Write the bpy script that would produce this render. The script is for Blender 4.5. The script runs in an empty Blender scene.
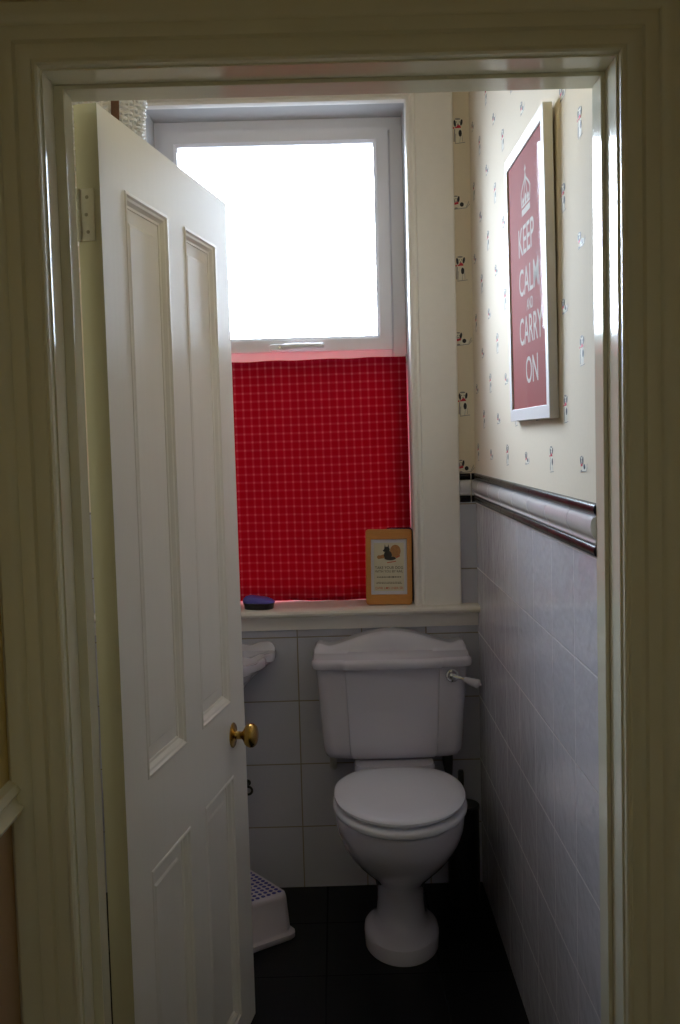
import bpy, bmesh, math, random
from mathutils import Vector, Matrix
R = math.radians
rnd = random.Random(7)
C = bpy.context.scene.collection
sc = bpy.context.scene

# ------------------------------------------------------------------ materials
def new_mat(name):
    m = bpy.data.materials.new(name); m.use_nodes = True
    nt = m.node_tree
    return m, nt, nt.nodes['Principled BSDF']
def N(nt, kind, **kw):
    n = nt.nodes.new(kind)
    for k, v in kw.items():
        setattr(n, k, v)
    return n
def paint(name, col, rough=.35, bump=.0, scale=60, var=.04, stretch=(1, 1, 1), coat=0, metal=0, spec=.5):
    m, nt, b = new_mat(name)
    tc = N(nt, 'ShaderNodeTexCoord'); mp = N(nt, 'ShaderNodeMapping'); mp.inputs['Scale'].default_value = stretch
    nz = N(nt, 'ShaderNodeTexNoise'); nz.inputs['Scale'].default_value = scale; nz.inputs['Detail'].default_value = 4
    nt.links.new(tc.outputs['Object'], mp.inputs['Vector']); nt.links.new(mp.outputs['Vector'], nz.inputs['Vector'])
    mx = N(nt, 'ShaderNodeMix', data_type='RGBA')
    mx.inputs['A'].default_value = (*[c*(1-var) for c in col], 1); mx.inputs['B'].default_value = (*[min(1, c*(1+var)) for c in col], 1)
    nt.links.new(nz.outputs['Fac'], mx.inputs['Factor']); nt.links.new(mx.outputs['Result'], b.inputs['Base Color'])
    b.inputs['Roughness'].default_value = rough; b.inputs['Metallic'].default_value = metal
    b.inputs['Coat Weight'].default_value = coat; b.inputs['Specular IOR Level'].default_value = spec
    if bump:
        bp = N(nt, 'ShaderNodeBump'); bp.inputs['Strength'].default_value = bump; bp.inputs['Distance'].default_value = .002
        nt.links.new(nz.outputs['Fac'], bp.inputs['Height']); nt.links.new(bp.outputs['Normal'], b.inputs['Normal'])
    return m
def tile_mat(name, col, grout, w, h, axes, off, rough=.12, wave=.25, mortar=.0022):
    """square ceramic tiles laid in straight columns; axes picks the two world axes of the surface"""
    m, nt, b = new_mat(name)
    tc = N(nt, 'ShaderNodeTexCoord'); sp = N(nt, 'ShaderNodeSeparateXYZ'); cb = N(nt, 'ShaderNodeCombineXYZ')
    nt.links.new(tc.outputs['Object'], sp.inputs[0])
    for i, a in enumerate(axes):
        ad = N(nt, 'ShaderNodeMath', operation='ADD'); ad.inputs[1].default_value = off[i]+20*(w, h)[i]
        nt.links.new(sp.outputs[a], ad.inputs[0]); nt.links.new(ad.outputs[0], cb.inputs[i])
    br = N(nt, 'ShaderNodeTexBrick'); br.offset = 0; br.squash = 1
    br.inputs['Scale'].default_value = 1; br.inputs['Mortar Size'].default_value = mortar; br.inputs['Mortar Smooth'].default_value = .3
    br.inputs['Brick Width'].default_value = w; br.inputs['Row Height'].default_value = h; br.inputs['Bias'].default_value = 0
    br.inputs['Color1'].default_value = (*col, 1); br.inputs['Color2'].default_value = (*[c*.95 for c in col], 1); br.inputs['Mortar'].default_value = (*grout, 1)
    nt.links.new(cb.outputs[0], br.inputs['Vector']); nt.links.new(br.outputs['Color'], b.inputs['Base Color'])
    nz = N(nt, 'ShaderNodeTexNoise'); nz.inputs['Scale'].default_value = 22; nz.inputs['Detail'].default_value = 2
    nt.links.new(tc.outputs['Object'], nz.inputs['Vector'])
    mr = N(nt, 'ShaderNodeMath', operation='MULTIPLY_ADD'); mr.inputs[1].default_value = -1; mr.inputs[2].default_value = 1
    nt.links.new(br.outputs['Fac'], mr.inputs[0])
    b1 = N(nt, 'ShaderNodeBump'); b1.inputs['Strength'].default_value = .6; b1.inputs['Distance'].default_value = .0015
    nt.links.new(mr.outputs[0], b1.inputs['Height'])
    b2 = N(nt, 'ShaderNodeBump'); b2.inputs['Strength'].default_value = wave; b2.inputs['Distance'].default_value = .004
    nt.links.new(nz.outputs['Fac'], b2.inputs['Height']); nt.links.new(b1.outputs['Normal'], b2.inputs['Normal'])
    nt.links.new(b2.outputs['Normal'], b.inputs['Normal'])
    rr = N(nt, 'ShaderNodeMath', operation='MULTIPLY_ADD'); rr.inputs[1].default_value = .6; rr.inputs[2].default_value = rough
    nt.links.new(br.outputs['Fac'], rr.inputs[0]); nt.links.new(rr.outputs[0], b.inputs['Roughness'])
    return m

M = {}
M['frame_paint'] = paint('cream_gloss_paint', (.72, .70, .56), .10, .05, 14, .03, (1, 1, .15))
M['arch_paint'] = paint('cream_eggshell_paint', (.74, .72, .58), .34, .08, 14, .03, (1, 1, .15), spec=.3)
M['edge_shaded'] = paint('shade_darkened_cream_paint', (.50, .46, .31), .4, .1, 60, .04, (1, 1, .1), spec=.3)  # door hinge edge: shade put into the colour as a darker cream
M['door_paint'] = paint('ivory_gloss_paint', (.86, .83, .76), .36, .12, 60, .02, (1, 1, .06), spec=.35)
M['white_paint'] = paint('white_satin_paint', (.86, .82, .78), .3, .06, 40, .03)
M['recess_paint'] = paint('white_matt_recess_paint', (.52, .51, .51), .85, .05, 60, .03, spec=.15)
M['sill_paint'] = paint('cream_sill_paint', (.78, .74, .67), .25, .06, 40, .04)
M['upvc'] = paint('white_upvc', (.88, .86, .90), .25, .0, 40, .01)
M['handle_white'] = paint('bright_white_handle', (.92, .90, .92), .2)
M['wallpaper'] = paint('cream_wallpaper', (.82, .73, .60), .85, .08, 120, .03, spec=.08)
M['print_black'] = paint('wallpaper_black_ink', (.03, .03, .04), .7)
M['print_grey'] = paint('wallpaper_grey_ink', (.30, .28, .28), .7)
M['print_red'] = paint('wallpaper_red_ink', (.62, .04, .07), .7)
M['print_white'] = paint('wallpaper_white_ink', (.82, .78, .68), .7)
M['hall_wall'] = paint('yellow_hall_paint', (.62, .48, .20), .7, .05, 80, .04)
M['hall_cream'] = paint('cream_hall_paint', (.80, .75, .58), .7, .05, 80, .03)
M['hall_wall_low'] = paint('tan_hall_paint', (.42, .28, .17), .7, .05, 80, .04)
M['ceiling'] = paint('ceiling_paint', (.62, .60, .56), .8)
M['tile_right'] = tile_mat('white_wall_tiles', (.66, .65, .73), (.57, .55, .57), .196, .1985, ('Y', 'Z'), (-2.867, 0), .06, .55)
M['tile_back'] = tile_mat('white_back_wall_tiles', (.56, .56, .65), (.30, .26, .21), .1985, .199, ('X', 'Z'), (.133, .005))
M['floor_tile'] = tile_mat('black_floor_tiles', (.006, .006, .007), (.014, .014, .015), .30, .30, ('X', 'Y'), (.06, .05), .42, .1, .003)
M['ceramic'] = paint('white_glazed_ceramic', (.62, .60, .68), .1, 0, 20, .01, coat=.5)
M['seat_white'] = paint('white_seat_lacquer', (.80, .81, .90), .16, 0, 20, .01)
M['chrome'] = paint('chrome', (.75, .75, .77), .12, 0, 20, .02, metal=1)
M['brass'] = paint('aged_brass', (.50, .31, .08), .27, .1, 60, .25, metal=1)
M['hinge_paint'] = paint('painted_over_hinge', (.62, .57, .44), .4, .3, 200, .08)
M['screw'] = paint('dark_screw_slot', (.30, .26, .18), .5)
M['black_tile'] = paint('black_glazed_pencil_tile', (.010, .008, .011), .22, spec=.12)
M['white_tile'] = paint('white_glazed_moulded_tile', (.72, .70, .73), .1)
M['frame_white'] = paint('white_picture_frame', (.72, .70, .72), .5, .05, 60, .02, (1, 1, .2), spec=.2)
M['poster_red'] = paint('faded_red_poster', (.44, .11, .105), .8, 0, 30, .05, spec=.05)
M['poster_white'] = paint('white_print', (.72, .60, .57), .8, spec=.05)
M['backing'] = paint('brown_backing_board', (.25, .17, .1), .8)
M['oak'] = paint('honey_wood', (.56, .235, .05), .4, .25, 30, .22, (1, 1, 14))
M['card_paper'] = paint('cream_card', (.62, .56, .42), .7, 0, 30, .06)
M['card_mount'] = paint('pale_card_mount', (.62, .60, .66), .6)
M['ink'] = paint('dark_ink', (.04, .035, .035), .7)
M['ink_brown'] = paint('brown_ink', (.42, .20, .07), .7, 0, 150, .3)
M['ink_red'] = paint('red_ink', (.50, .10, .05), .7)
M['navy'] = paint('navy_gloss', (.012, .012, .07), .25)
M['purple'] = paint('purple_plastic', (.11, .10, .46), .22, 0, 20, .1)
M['black_plastic'] = paint('black_plastic', (.012, .012, .013), .4)
M['dark_pipe'] = paint('dark_hose', (.05, .05, .05), .5)
M['pipe_white'] = paint('white_pipe', (.55, .53, .5), .4)
M['wicker'] = paint('white_wicker', (.80, .78, .72), .5, .4, 90, .15)
M['leather'] = paint('brown_leather', (.13, .055, .025), .55, .3, 150, .2)
M['stool_white'] = paint('white_stool_plastic', (.58, .53, .60), .35, 0, 20, .02)
M['stool_blue'] = paint('blue_rubber_dots', (.05, .05, .30), .5)

def curtain_mat():
    m, nt, b = new_mat('red_checked_cotton')
    tc = N(nt, 'ShaderNodeTexCoord'); sp = N(nt, 'ShaderNodeSeparateXYZ'); nt.links.new(tc.outputs['UV'], sp.inputs[0])
    fac = None
    outs = []
    for a, per in (('X', .0252), ('Y', .0258)):
        d = N(nt, 'ShaderNodeMath', operation='DIVIDE'); d.inputs[1].default_value = per; nt.links.new(sp.outputs[a], d.inputs[0])
        fr = N(nt, 'ShaderNodeMath', operation='FRACT'); nt.links.new(d.outputs[0], fr.inputs[0])
        s = N(nt, 'ShaderNodeMath', operation='SUBTRACT'); s.inputs[1].default_value = .5; nt.links.new(fr.outputs[0], s.inputs[0])
        ab = N(nt, 'ShaderNodeMath', operation='ABSOLUTE'); nt.links.new(s.outputs[0], ab.inputs[0])
        mr = N(nt, 'ShaderNodeMapRange'); mr.inputs['From Min'].default_value = .05; mr.inputs['From Max'].default_value = .19
        mr.inputs['To Min'].default_value = 1; mr.inputs['To Max'].default_value = 0
        nt.links.new(ab.outputs[0], mr.inputs['Value']); outs.append(mr.outputs[0])
    ad = N(nt, 'ShaderNodeMath', operation='ADD'); nt.links.new(outs[0], ad.inputs[0]); nt.links.new(outs[1], ad.inputs[1])
    ml = N(nt, 'ShaderNodeMath', operation='MULTIPLY'); ml.inputs[1].default_value = .5; nt.links.new(ad.outputs[0], ml.inputs[0])
    # fine thread weave
    wv = N(nt, 'ShaderNodeTexNoise'); wv.inputs['Scale'].default_value = 900; nt.links.new(tc.outputs['UV'], wv.inputs['Vector'])
    cr = N(nt, 'ShaderNodeValToRGB')
    e = cr.color_ramp.elements
    e[0].position = 0; e[0].color = (.42, .003, .022, 1); e[1].position = 1; e[1].color = (.62, .13, .17, 1)
    k = e.new(.5); k.color = (.50, .030, .058, 1)
    nt.links.new(ml.outputs[0], cr.inputs[0])
    nt.links.new(cr.outputs[0], b.inputs['Base Color']); b.inputs['Roughness'].default_value = .9; b.inputs['Specular IOR Level'].default_value = .1
    bp = N(nt, 'ShaderNodeBump'); bp.inputs['Strength'].default_value = .2; bp.inputs['Distance'].default_value = .001
    nt.links.new(wv.outputs['Fac'], bp.inputs['Height']); nt.links.new(bp.outputs['Normal'], b.inputs['Normal'])
    tr = N(nt, 'ShaderNodeBsdfTranslucent'); nt.links.new(cr.outputs[0], tr.inputs['Color'])
    mx = N(nt, 'ShaderNodeMixShader'); mx.inputs[0].default_value = CURTAIN_T
    nt.links.new(b.outputs[0], mx.inputs[1]); nt.links.new(tr.outputs[0], mx.inputs[2])
    nt.links.new(mx.outputs[0], nt.nodes['Material Output'].inputs['Surface'])
    return m
CURTAIN_T = .20
M['curtain'] = curtain_mat()

def glass_mat(name, frosted):
    m, nt, b = new_mat(name)
    out = nt.nodes['Material Output']
    tc = N(nt, 'ShaderNodeTexCoord'); nz = N(nt, 'ShaderNodeTexNoise'); nz.inputs['Scale'].default_value = 160; nz.inputs['Detail'].default_value = 3
    nt.links.new(tc.outputs['Object'], nz.inputs['Vector'])
    bp = N(nt, 'ShaderNodeBump'); bp.inputs['Strength'].default_value = .5 if frosted else 0; bp.inputs['Distance'].default_value = .002
    nt.links.new(nz.outputs['Fac'], bp.inputs['Height'])
    gl = N(nt, 'ShaderNodeBsdfGlossy'); gl.inputs['Roughness'].default_value = .12 if frosted else .03
    nt.links.new(bp.outputs['Normal'], gl.inputs['Normal'])
    tp = N(nt, 'ShaderNodeBsdfTransparent'); tp.inputs['Color'].default_value = (.95, .97, .97, 1)
    first = tp.outputs[0]
    if frosted:
        tl = N(nt, 'ShaderNodeBsdfTranslucent'); tl.inputs['Color'].default_value = (.9, .93, .95, 1); nt.links.new(bp.outputs['Normal'], tl.inputs['Normal'])
        cr = N(nt, 'ShaderNodeMapRange'); cr.inputs['To Min'].default_value = .005; cr.inputs['To Max'].default_value = .03; nt.links.new(nz.outputs['Fac'], cr.inputs['Value'])
        m1 = N(nt, 'ShaderNodeMixShader'); nt.links.new(cr.outputs[0], m1.inputs[0])
        nt.links.new(tp.outputs[0], m1.inputs[1]); nt.links.new(tl.outputs[0], m1.inputs[2]); first = m1.outputs[0]
    lw = N(nt, 'ShaderNodeLayerWeight'); lw.inputs['Blend'].default_value = .5
    pw_ = N(nt, 'ShaderNodeMath', operation='POWER'); pw_.inputs[1].default_value = 5; nt.links.new(lw.outputs['Facing'], pw_.inputs[0])
    fr = N(nt, 'ShaderNodeMath', operation='MULTIPLY_ADD'); fr.inputs[1].default_value = .9; fr.inputs[2].default_value = .006; nt.links.new(pw_.outputs[0], fr.inputs[0])
    fr.inputs[1].default_value = .9 if frosted else .022
    m2 = N(nt, 'ShaderNodeMixShader'); nt.links.new(fr.outputs[0], m2.inputs[0]); nt.links.new(first, m2.inputs[1]); nt.links.new(gl.outputs[0], m2.inputs[2])
    nt.links.new(m2.outputs[0], out.inputs['Surface'])
    return m
M['frosted_glass'] = glass_mat('frosted_window_glass', True)
M['picture_glass'] = glass_mat('picture_glass', False)

# ------------------------------------------------------------------ mesh helpers
def obj(name, bm, mats, parent=None, smooth=None, bevel=0, seg=2, loc=None):
    bmesh.ops.recalc_face_normals(bm, faces=bm.faces)
    me = bpy.data.meshes.new(name)
    if smooth is not None:
        for f in bm.faces: f.smooth = True
        for e in bm.edges:
            if len(e.link_faces) == 2 and e.calc_face_angle(0) > R(smooth): e.smooth = False
    bm.to_mesh(me); bm.free()
    for m in (mats if isinstance(mats, (list, tuple)) else [mats]): me.materials.append(M[m])
    o = bpy.data.objects.new(name, me); C.objects.link(o)
    if parent: o.parent = parent
    if loc: o.location = loc
    if bevel:
        md = o.modifiers.new('edge', 'BEVEL'); md.width = bevel; md.segments = seg; md.limit_method = 'ANGLE'; md.angle_limit = R(40)
        md.harden_normals = False
        for p in me.polygons: p.use_smooth = True
        a = o.modifiers.new('wn', 'WEIGHTED_NORMAL'); a.keep_sharp = True
    return o
def empty(name, loc=(0, 0, 0), rz=0):
    o = bpy.data.objects.new(name, None); C.objects.link(o); o.location = loc; o.rotation_euler = (0, 0, rz); o.empty_display_size = .05
    return o
def tag(o, label, cat, group=None):
    o['label'] = label; o['category'] = cat
    if group: o['group'] = group
    return o
def struct(o, label=None, cat=None):
    o['kind'] = 'structure'
    if label: o['label'] = label
    if cat: o['category'] = cat
    return o
def box(bm, x0, x1, y0, y1, z0, z1, mi=0):
    v = [bm.verts.new(p) for p in ((x0, y0, z0), (x1, y0, z0), (x1, y1, z0), (x0, y1, z0), (x0, y0, z1), (x1, y0, z1), (x1, y1, z1), (x0, y1, z1))]
    for q in ((3, 2, 1, 0), (4, 5, 6, 7), (0, 1, 5, 4), (1, 2, 6, 5), (2, 3, 7, 6), (3, 0, 4, 7)):
        f = bm.faces.new([v[i] for i in q]); f.material_index = mi
    return v
def loft(bm, rings, cap0=True, cap1=True, closed=True, mi=0):
    vs = [[bm.verts.new(p) for p in r] for r in rings]
    n = len(vs[0])
    for a, b in zip(vs, vs[1:]):
        for i in range(n if closed else n-1):
            f = bm.faces.new((a[i], a[(i+1) % n], b[(i+1) % n], b[i])); f.material_index = mi
    if cap0: bm.faces.new(vs[0][::-1]).material_index = mi
    if cap1: bm.faces.new(vs[-1]).material_index = mi
    return vs
def lathe(bm, prof, origin, axis, n=32, mi=0):
    """prof: (radius, height) along axis"""
    ax = Vector(axis).normalized(); u = ax.orthogonal().normalized(); v = ax.cross(u); o = Vector(origin)
    loft(bm, [[o+ax*h+(u*math.cos(2*math.pi*i/n)+v*math.sin(2*math.pi*i/n))*max(r, 1e-5) for i in range(n)] for r, h in prof], mi=mi)
def tube(bm, pts, r, n=10, mi=0, rad=None):
    pts = [Vector(p) for p in pts]; rings = []
    t0 = (pts[1]-pts[0]).normalized(); u = t0.orthogonal().normalized()
    for i, p in enumerate(pts):
        t = (pts[min(i+1, len(pts)-1)]-pts[max(i-1, 0)]).normalized()
        u = (u-t*u.dot(t)).normalized(); w = t.cross(u); rr = rad[i] if rad else r
        rings.append([p+(u*math.cos(2*math.pi*k/n)+w*math.sin(2*math.pi*k/n))*rr for k in range(n)])
    loft(bm, rings, mi=mi)
def poly(bm, pts, mi=0):
    f = bm.faces.new([bm.verts.new(p) for p in pts]); f.material_index = mi; return f
def rrect(w, h, r, n=6):
    out = []
    for cx, cy, a0 in ((w/2-r, h/2-r, 0), (-w/2+r, h/2-r, 90), (-w/2+r, -h/2+r, 180), (w/2-r, -h/2+r, 270)):
        for i in range(n+1):
            a = R(a0+90*i/n); out.append((cx+r*math.cos(a), cy+r*math.sin(a)))
    return out
def sweep(bm, path, prof, closed=False, mi=0):
    """mitred sweep of a 2D profile (u outward, v forward) along path of (point, u_dir, v_dir)"""
    loft(bm, [[Vector(p)+Vector(u)*a+Vector(v)*b for a, b in prof] for p, u, v in path], mi=mi)
def text_polys(s, size, sx=1.0, bold=0.0, align='CENTER'):
    cu = bpy.data.curves.new('lettering', 'FONT'); cu.body = s; cu.size = size; cu.align_x = align; cu.offset = bold; cu.resolution_u = 4
    o = bpy.data.objects.new('lettering', cu); C.objects.link(o)
    bpy.context.view_layer.update()
    dg = bpy.context.evaluated_depsgraph_get(); me = o.evaluated_get(dg).to_mesh()
    vs = [(v.co.x*sx, v.co.y) for v in me.vertices]; fs = [tuple(p.vertices) for p in me.polygons]
    o.evaluated_get(dg).to_mesh_clear(); bpy.data.objects.remove(o); bpy.data.curves.remove(cu)
    return vs, fs
def add_text(bm, s, size, place, mi, sx=1.0, bold=0.0):
    vs, fs = text_polys(s, size, sx, bold)
    bv = [bm.verts.new(place(x, y)) for x, y in vs]
    for f in fs:
        try: bm.faces.new([bv[i] for i in f]).material_index = mi
        except ValueError: pass

# ------------------------------------------------------------------ room constants
XL, XR, YF, YB, ZC = -.78, .425, 1.70, 3.20, 2.72      # toilet room
HY = 1.56                                               # hall face of the door wall
HXL, HXR, HYB = -.499, .66, -.55                       # hall
OXL, OXR, OZ = -.409, .421, 1.940                       # door lining faces
WX0, WX1, WZ0, WZ1 = -.552, .246, .862, 2.408           # window opening in the back wall
WY = 3.36                                               # face of the window frame

# ------------------------------------------------------------------ shell
bm = bmesh.new(); box(bm, -1.1, .9, HYB-.1, 3.5, -.08, 0)
M['floor_tile'].node_tree.nodes['Principled BSDF'].inputs['Specular IOR Level'].default_value = .2
struct(obj('floor', bm, 'floor_tile'))
bm = bmesh.new(); box(bm, -1.1, .9, HYB-.1, 3.5, ZC, ZC+.1)
struct(obj('ceiling', bm, 'ceiling'))
DADO = 1.194

# spotted dog motifs of the wallpaper, drawn in a unit box about 1 wide and 1.5 high
def blob(cx, cy, rx, ry, n=10, a=0):
    return [(cx+rx*math.cos(t)*math.cos(a)-ry*math.sin(t)*math.sin(a), cy+rx*math.cos(t)*math.sin(a)+ry*math.sin(t)*math.cos(a)) for t in [2*math.pi*i/n for i in range(n)]]
def stroke(x0, y0, x1, y1, w):
    dx, dy = x1-x0, y1-y0; l = math.hypot(dx, dy); nx, ny = -dy/l*w/2, dx/l*w/2
    return [(x0+nx, y0+ny), (x0-nx, y0-ny), (x1-nx, y1-ny), (x1+nx, y1+ny)]
SIT = [(1, blob(.0, -.15, .34, .48)), (1, blob(-.05, .5, .32, .25)),
       (2, stroke(-.36, -.55, -.30, .15, .09)), (2, stroke(-.26, -.62, -.22, -.1, .05)), (0, blob(.15, -.08, .14, .2)), (0, blob(-.28, .48, .10, .2, a=.2)), (0, blob(.26, .52, .10, .19, a=-.3)),
       (2, blob(-.05, .72, .24, .05)), (2, blob(-.02, .42, .07, .05)), (0, blob(-.12, .55, .03, .04)), (0, blob(.08, .55, .03, .04)),
       (3, stroke(-.26, .24, .22, .26, .08)), (3, blob(.02, .30, .16, .09)), (3, blob(-.38, .22, .07, .05)),
       (2, stroke(-.3, -.66, .55, -.60, .035)), (2, stroke(.1, -.62, .16, -.3, .03)), (2, stroke(.3, -.2, .34, -.55, .03))]
LIE = [(1, blob(.15, -.22, .48, .2)), (1, blob(-.3, .1, .24, .22)),
       (0, blob(.18, -.15, .17, .13)), (0, blob(-.5, .12, .09, .2, a=.3)), (0, blob(-.10, .14, .10, .2, a=-.3)), (0, blob(-.36, .18, .03, .03)), (0, blob(-.24, .18, .03, .03)),
       (2, blob(-.3, .32, .16, .04)), (2, blob(-.3, .04, .06, .04)), (3, stroke(-.44, -.1, -.10, -.05, .13)),
       (2, stroke(-.5, -.42, .6, -.34, .035)), (2, stroke(.55, -.3, .78, .02, .04)), (2, stroke(.6, -.32, .85, -.12, .03)), (2, blob(-.3, -.36, .14, .05))]
def motif(bm, design, place, sx, sy, m0=2):
    for k, (mi, pts) in enumerate(design):
        poly(bm, [place(x*sx, y*sy, .0003+.00006*k) for x, y in pts], m0+mi)

# wall_right: wallpaper above, tiles below
bm = bmesh.new()
box(bm, XR, XR+.3, YF, YB, 0, DADO, 0); box(bm, XR, XR+.3, YF, YB, DADO, ZC, 1)
for k in range(11):
    y = 3.12-.132*k
    for j in range(9):
        z = 1.345+.19*j+(.095 if k % 2 else 0)
        if z > 2.66: continue
        d = SIT if (j+k//2) % 2 == 0 else LIE
        motif(bm, d, lambda a, b, e, y=y, z=z: (XR-e, y-a, z+b), .040, .036)
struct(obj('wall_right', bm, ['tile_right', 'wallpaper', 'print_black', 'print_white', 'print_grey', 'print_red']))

# wall_back with the window opening
bm = bmesh.new()
TZ = .83
for x0, x1 in ((XL-.3, WX0), (WX1, XR)):
    box(bm, x0, x1, YB, YB+.3, TZ, DADO, 0); box(bm, x0, x1, YB, YB+.3, DADO, ZC, 1)
box(bm, WX0, WX1, YB, YB+.3, WZ1, ZC, 1); box(bm, XL-.3, XR, YB, YB+.3, 0, TZ, 0); box(bm, WX0, WX1, YB, YB+.3, TZ, WZ0, 1)
for i, z in enumerate((2.30, 2.095, 1.895, 1.69, 1.49, 1.305)):
    motif(bm, SIT if i % 2 == 0 else LIE, lambda a, b, e, z=z: (.392+a, YB-e, z+b), .036, .052)
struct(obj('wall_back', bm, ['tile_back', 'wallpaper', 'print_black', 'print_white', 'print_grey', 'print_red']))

bm = bmesh.new(); box(bm, XL-.3, XL, YF, YB, 0, DADO, 0); box(bm, XL-.3, XL, YF, YB, DADO, ZC, 1)
struct(obj('wall_left', bm, ['tile_right', 'wallpaper']))

# wall_front: the wall with the doorway
bm = bmesh.new()
box(bm, -1.1, OXL-.02, HY, YF, 0, ZC); box(bm, OXR+.02, .9, HY, YF, 0, ZC); box(bm, OXL-.02, OXR+.02, HY, YF, OZ+.02, ZC)
struct(obj('wall_front', bm, 'hall_wall'))
bm = bmesh.new(); box(bm, HXL-.12, HXL, HYB, HY, .86, ZC, 0); box(bm, HXL-.12, HXL, HYB, HY, 0, .86, 1)
struct(obj('wall_hall_left', bm, ['hall_wall', 'hall_wall_low']))
bm = bmesh.new(); box(bm, HXR, HXR+.12, HYB, HY, 0, ZC)
struct(obj('wall_hall_right', bm, 'hall_wall'))
bm = bmesh.new(); box(bm, HXL-.12, HXR+.12, HYB-.1, HYB, 0, ZC)
struct(obj('wall_hall_back', bm, 'hall_cream'))

# ------------------------------------------------------------------ door frame
arch = [(0, 0), (0, .014), (.003, .018), (.007, .018), (.009, .013), (.012, .013), (.022, .020), (.0255, .020), (.0265, .015), (.030, .015), (.034, .021), (.047, .025), (.0495, .025), (.0505, .020), (.054, .020), (.058, .026), (.068, .030), (.082, .030), (.087, .025), (.087, 0)]
def frame_path(x0, x1, z1, y, z0=0):
    s = 1
    return [((x0, y, z0), (-1, 0, 0), (0, -1, 0)), ((x0, y, z1), (-1, 0, 1), (0, -1, 0)), ((x1, y, z1), (1, 0, 1), (0, -1, 0)), ((x1, y, z0), (1, 0, 0), (0, -1, 0))]
bm = bmesh.new(); sweep(bm, frame_path(OXL-.003, OXR+.003, OZ+.003, HY), arch)
struct(obj('trim_1', bm, 'arch_paint', smooth=35))
lin = [(0, 0), (.02, 0), (.02, -.14), (0, -.14)]
stop = [(0, -.062), (0, -.108), (-.005, -.108), (-.006, -.107), (-.006, -.063), (-.005, -.062)]
bm = bmesh.new(); sweep(bm, frame_path(OXL, OXR, OZ, HY), lin); sweep(bm, frame_path(OXL+.0004, OXR-.0004, OZ-.0004, HY), stop)
# the hinge-side stop is a strip made deeper to block the window's reflection
loft(bm, [[(x, y, z) for x, y in ((OXL-.001, HY+.060), (OXL+.0140, HY+.060), (OXL+.0150, HY+.061), (OXL+.0150, HY+.109), (OXL+.0140, HY+.110), (OXL-.001, HY+.110))] for z in (0, OZ-.0065)])
struct(obj('trim_2', bm, 'frame_paint', smooth=35))
# dado rail on the hall wall
bm = bmesh.new()
rail = [(0, 0), (0, .016), (.010, .022), (.016, .014), (.026, .010), (.036, .018), (.046, .012), (.050, 0)]
sweep(bm, [((HXL, y, .855), (0, 0, 1), (1, 0, 0)) for y in (HYB, HY)], rail)
struct(obj('trim_3', bm, 'arch_paint', smooth=35))

# ------------------------------------------------------------------ window trim, sill, apron
bm = bmesh.new()
wtrim = [(0, 0), (0, .016), (.004, .024), (.012, .026), (.018, .020), (.022, .017), (.028, .017), (.031, .022), (.034, .022), (.140, .022), (.143, .018), (.143, 0)]
sweep(bm, frame_path(-.537, .231, 2.388, YB, .8835), wtrim)
struct(obj('trim_4', bm, 'white_paint', smooth=30))
bm = bmesh.new()
prof = [(3.145, .862), (3.138, .866), (3.135, .873), (3.138, .880), (3.145, .8835), (3.40, .8835), (3.40, .862)]
prof = [(YB-.001, .862), (YB-.001, .8835), (3.40, .8835), (3.40, .862)]
loft(bm, [[(x, y, z) for y, z in prof] for x in (WX0+.001, WX1-.001)])
prof = [(3.145, .862), (3.138, .866), (3.135, .873), (3.138, .880), (3.145, .8835), (YB-.001, .8835), (YB-.001, .862)]
loft(bm, [[(x, y, z) for y, z in prof] for x in (XL, XR-.0005)])
struct(obj('trim_5', bm, 'sill_paint', smooth=40))
bm = bmesh.new(); box(bm, XL, XR, YB-.012, YB-.0003, .8155, .8615)
struct(obj('trim_6', bm, 'white_paint', bevel=.002))
# plaster lining of the window recess
bm = bmesh.new()
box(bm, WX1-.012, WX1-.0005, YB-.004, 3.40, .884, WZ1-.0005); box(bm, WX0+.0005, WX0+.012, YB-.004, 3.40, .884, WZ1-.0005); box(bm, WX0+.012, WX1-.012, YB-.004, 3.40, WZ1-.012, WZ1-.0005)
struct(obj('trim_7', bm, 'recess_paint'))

# dado tiles: black pencil, white moulded, black pencil
def dado(name, start, step_dir, out_dir, length, first):
    bm = bmesh.new()
    pencil = [(0, 0), (.001, .004), (.004, .007), (.010, .0085), (.016, .007), (.019, .004), (.020, 0)]
    mould = [(0, 0), (0, .005), (.003, .0065), (.006, .005), (.009, .005), (.012, .008), (.020, .012), (.030, .0135), (.039, .012), (.044, .009), (.047, .004), (.047, 0)]
    cuts = [0]; p = first
    while p < length: cuts.append(p); p += .197
    cuts.append(length)
    s, d, o = Vector(start), Vector(step_dir), Vector(out_dir)
    for z, pr, mi in ((1.194, pencil, 0), (1.2145, mould, 1), (1.262, pencil, 0)):
        for a, b in zip(cuts, cuts[1:]):
            if b-a < .004: continue
            loft(bm, [[s+d*t+o*v+Vector((0, 0, z+u)) for u, v in pr] for t in (a+.0016, b-.0016)], mi=mi)
    return struct(obj(name, bm, ['black_tile', 'white_tile'], smooth=50))
dado('trim_8', (XR, YB, 0), (0, -1, 0), (-1, 0, 0), YB-YF, .137)
dado('trim_9', (.3745, YB, 0), (1, 0, 0), (0, -1, 0), XR-.3745-.001, .036)

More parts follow.
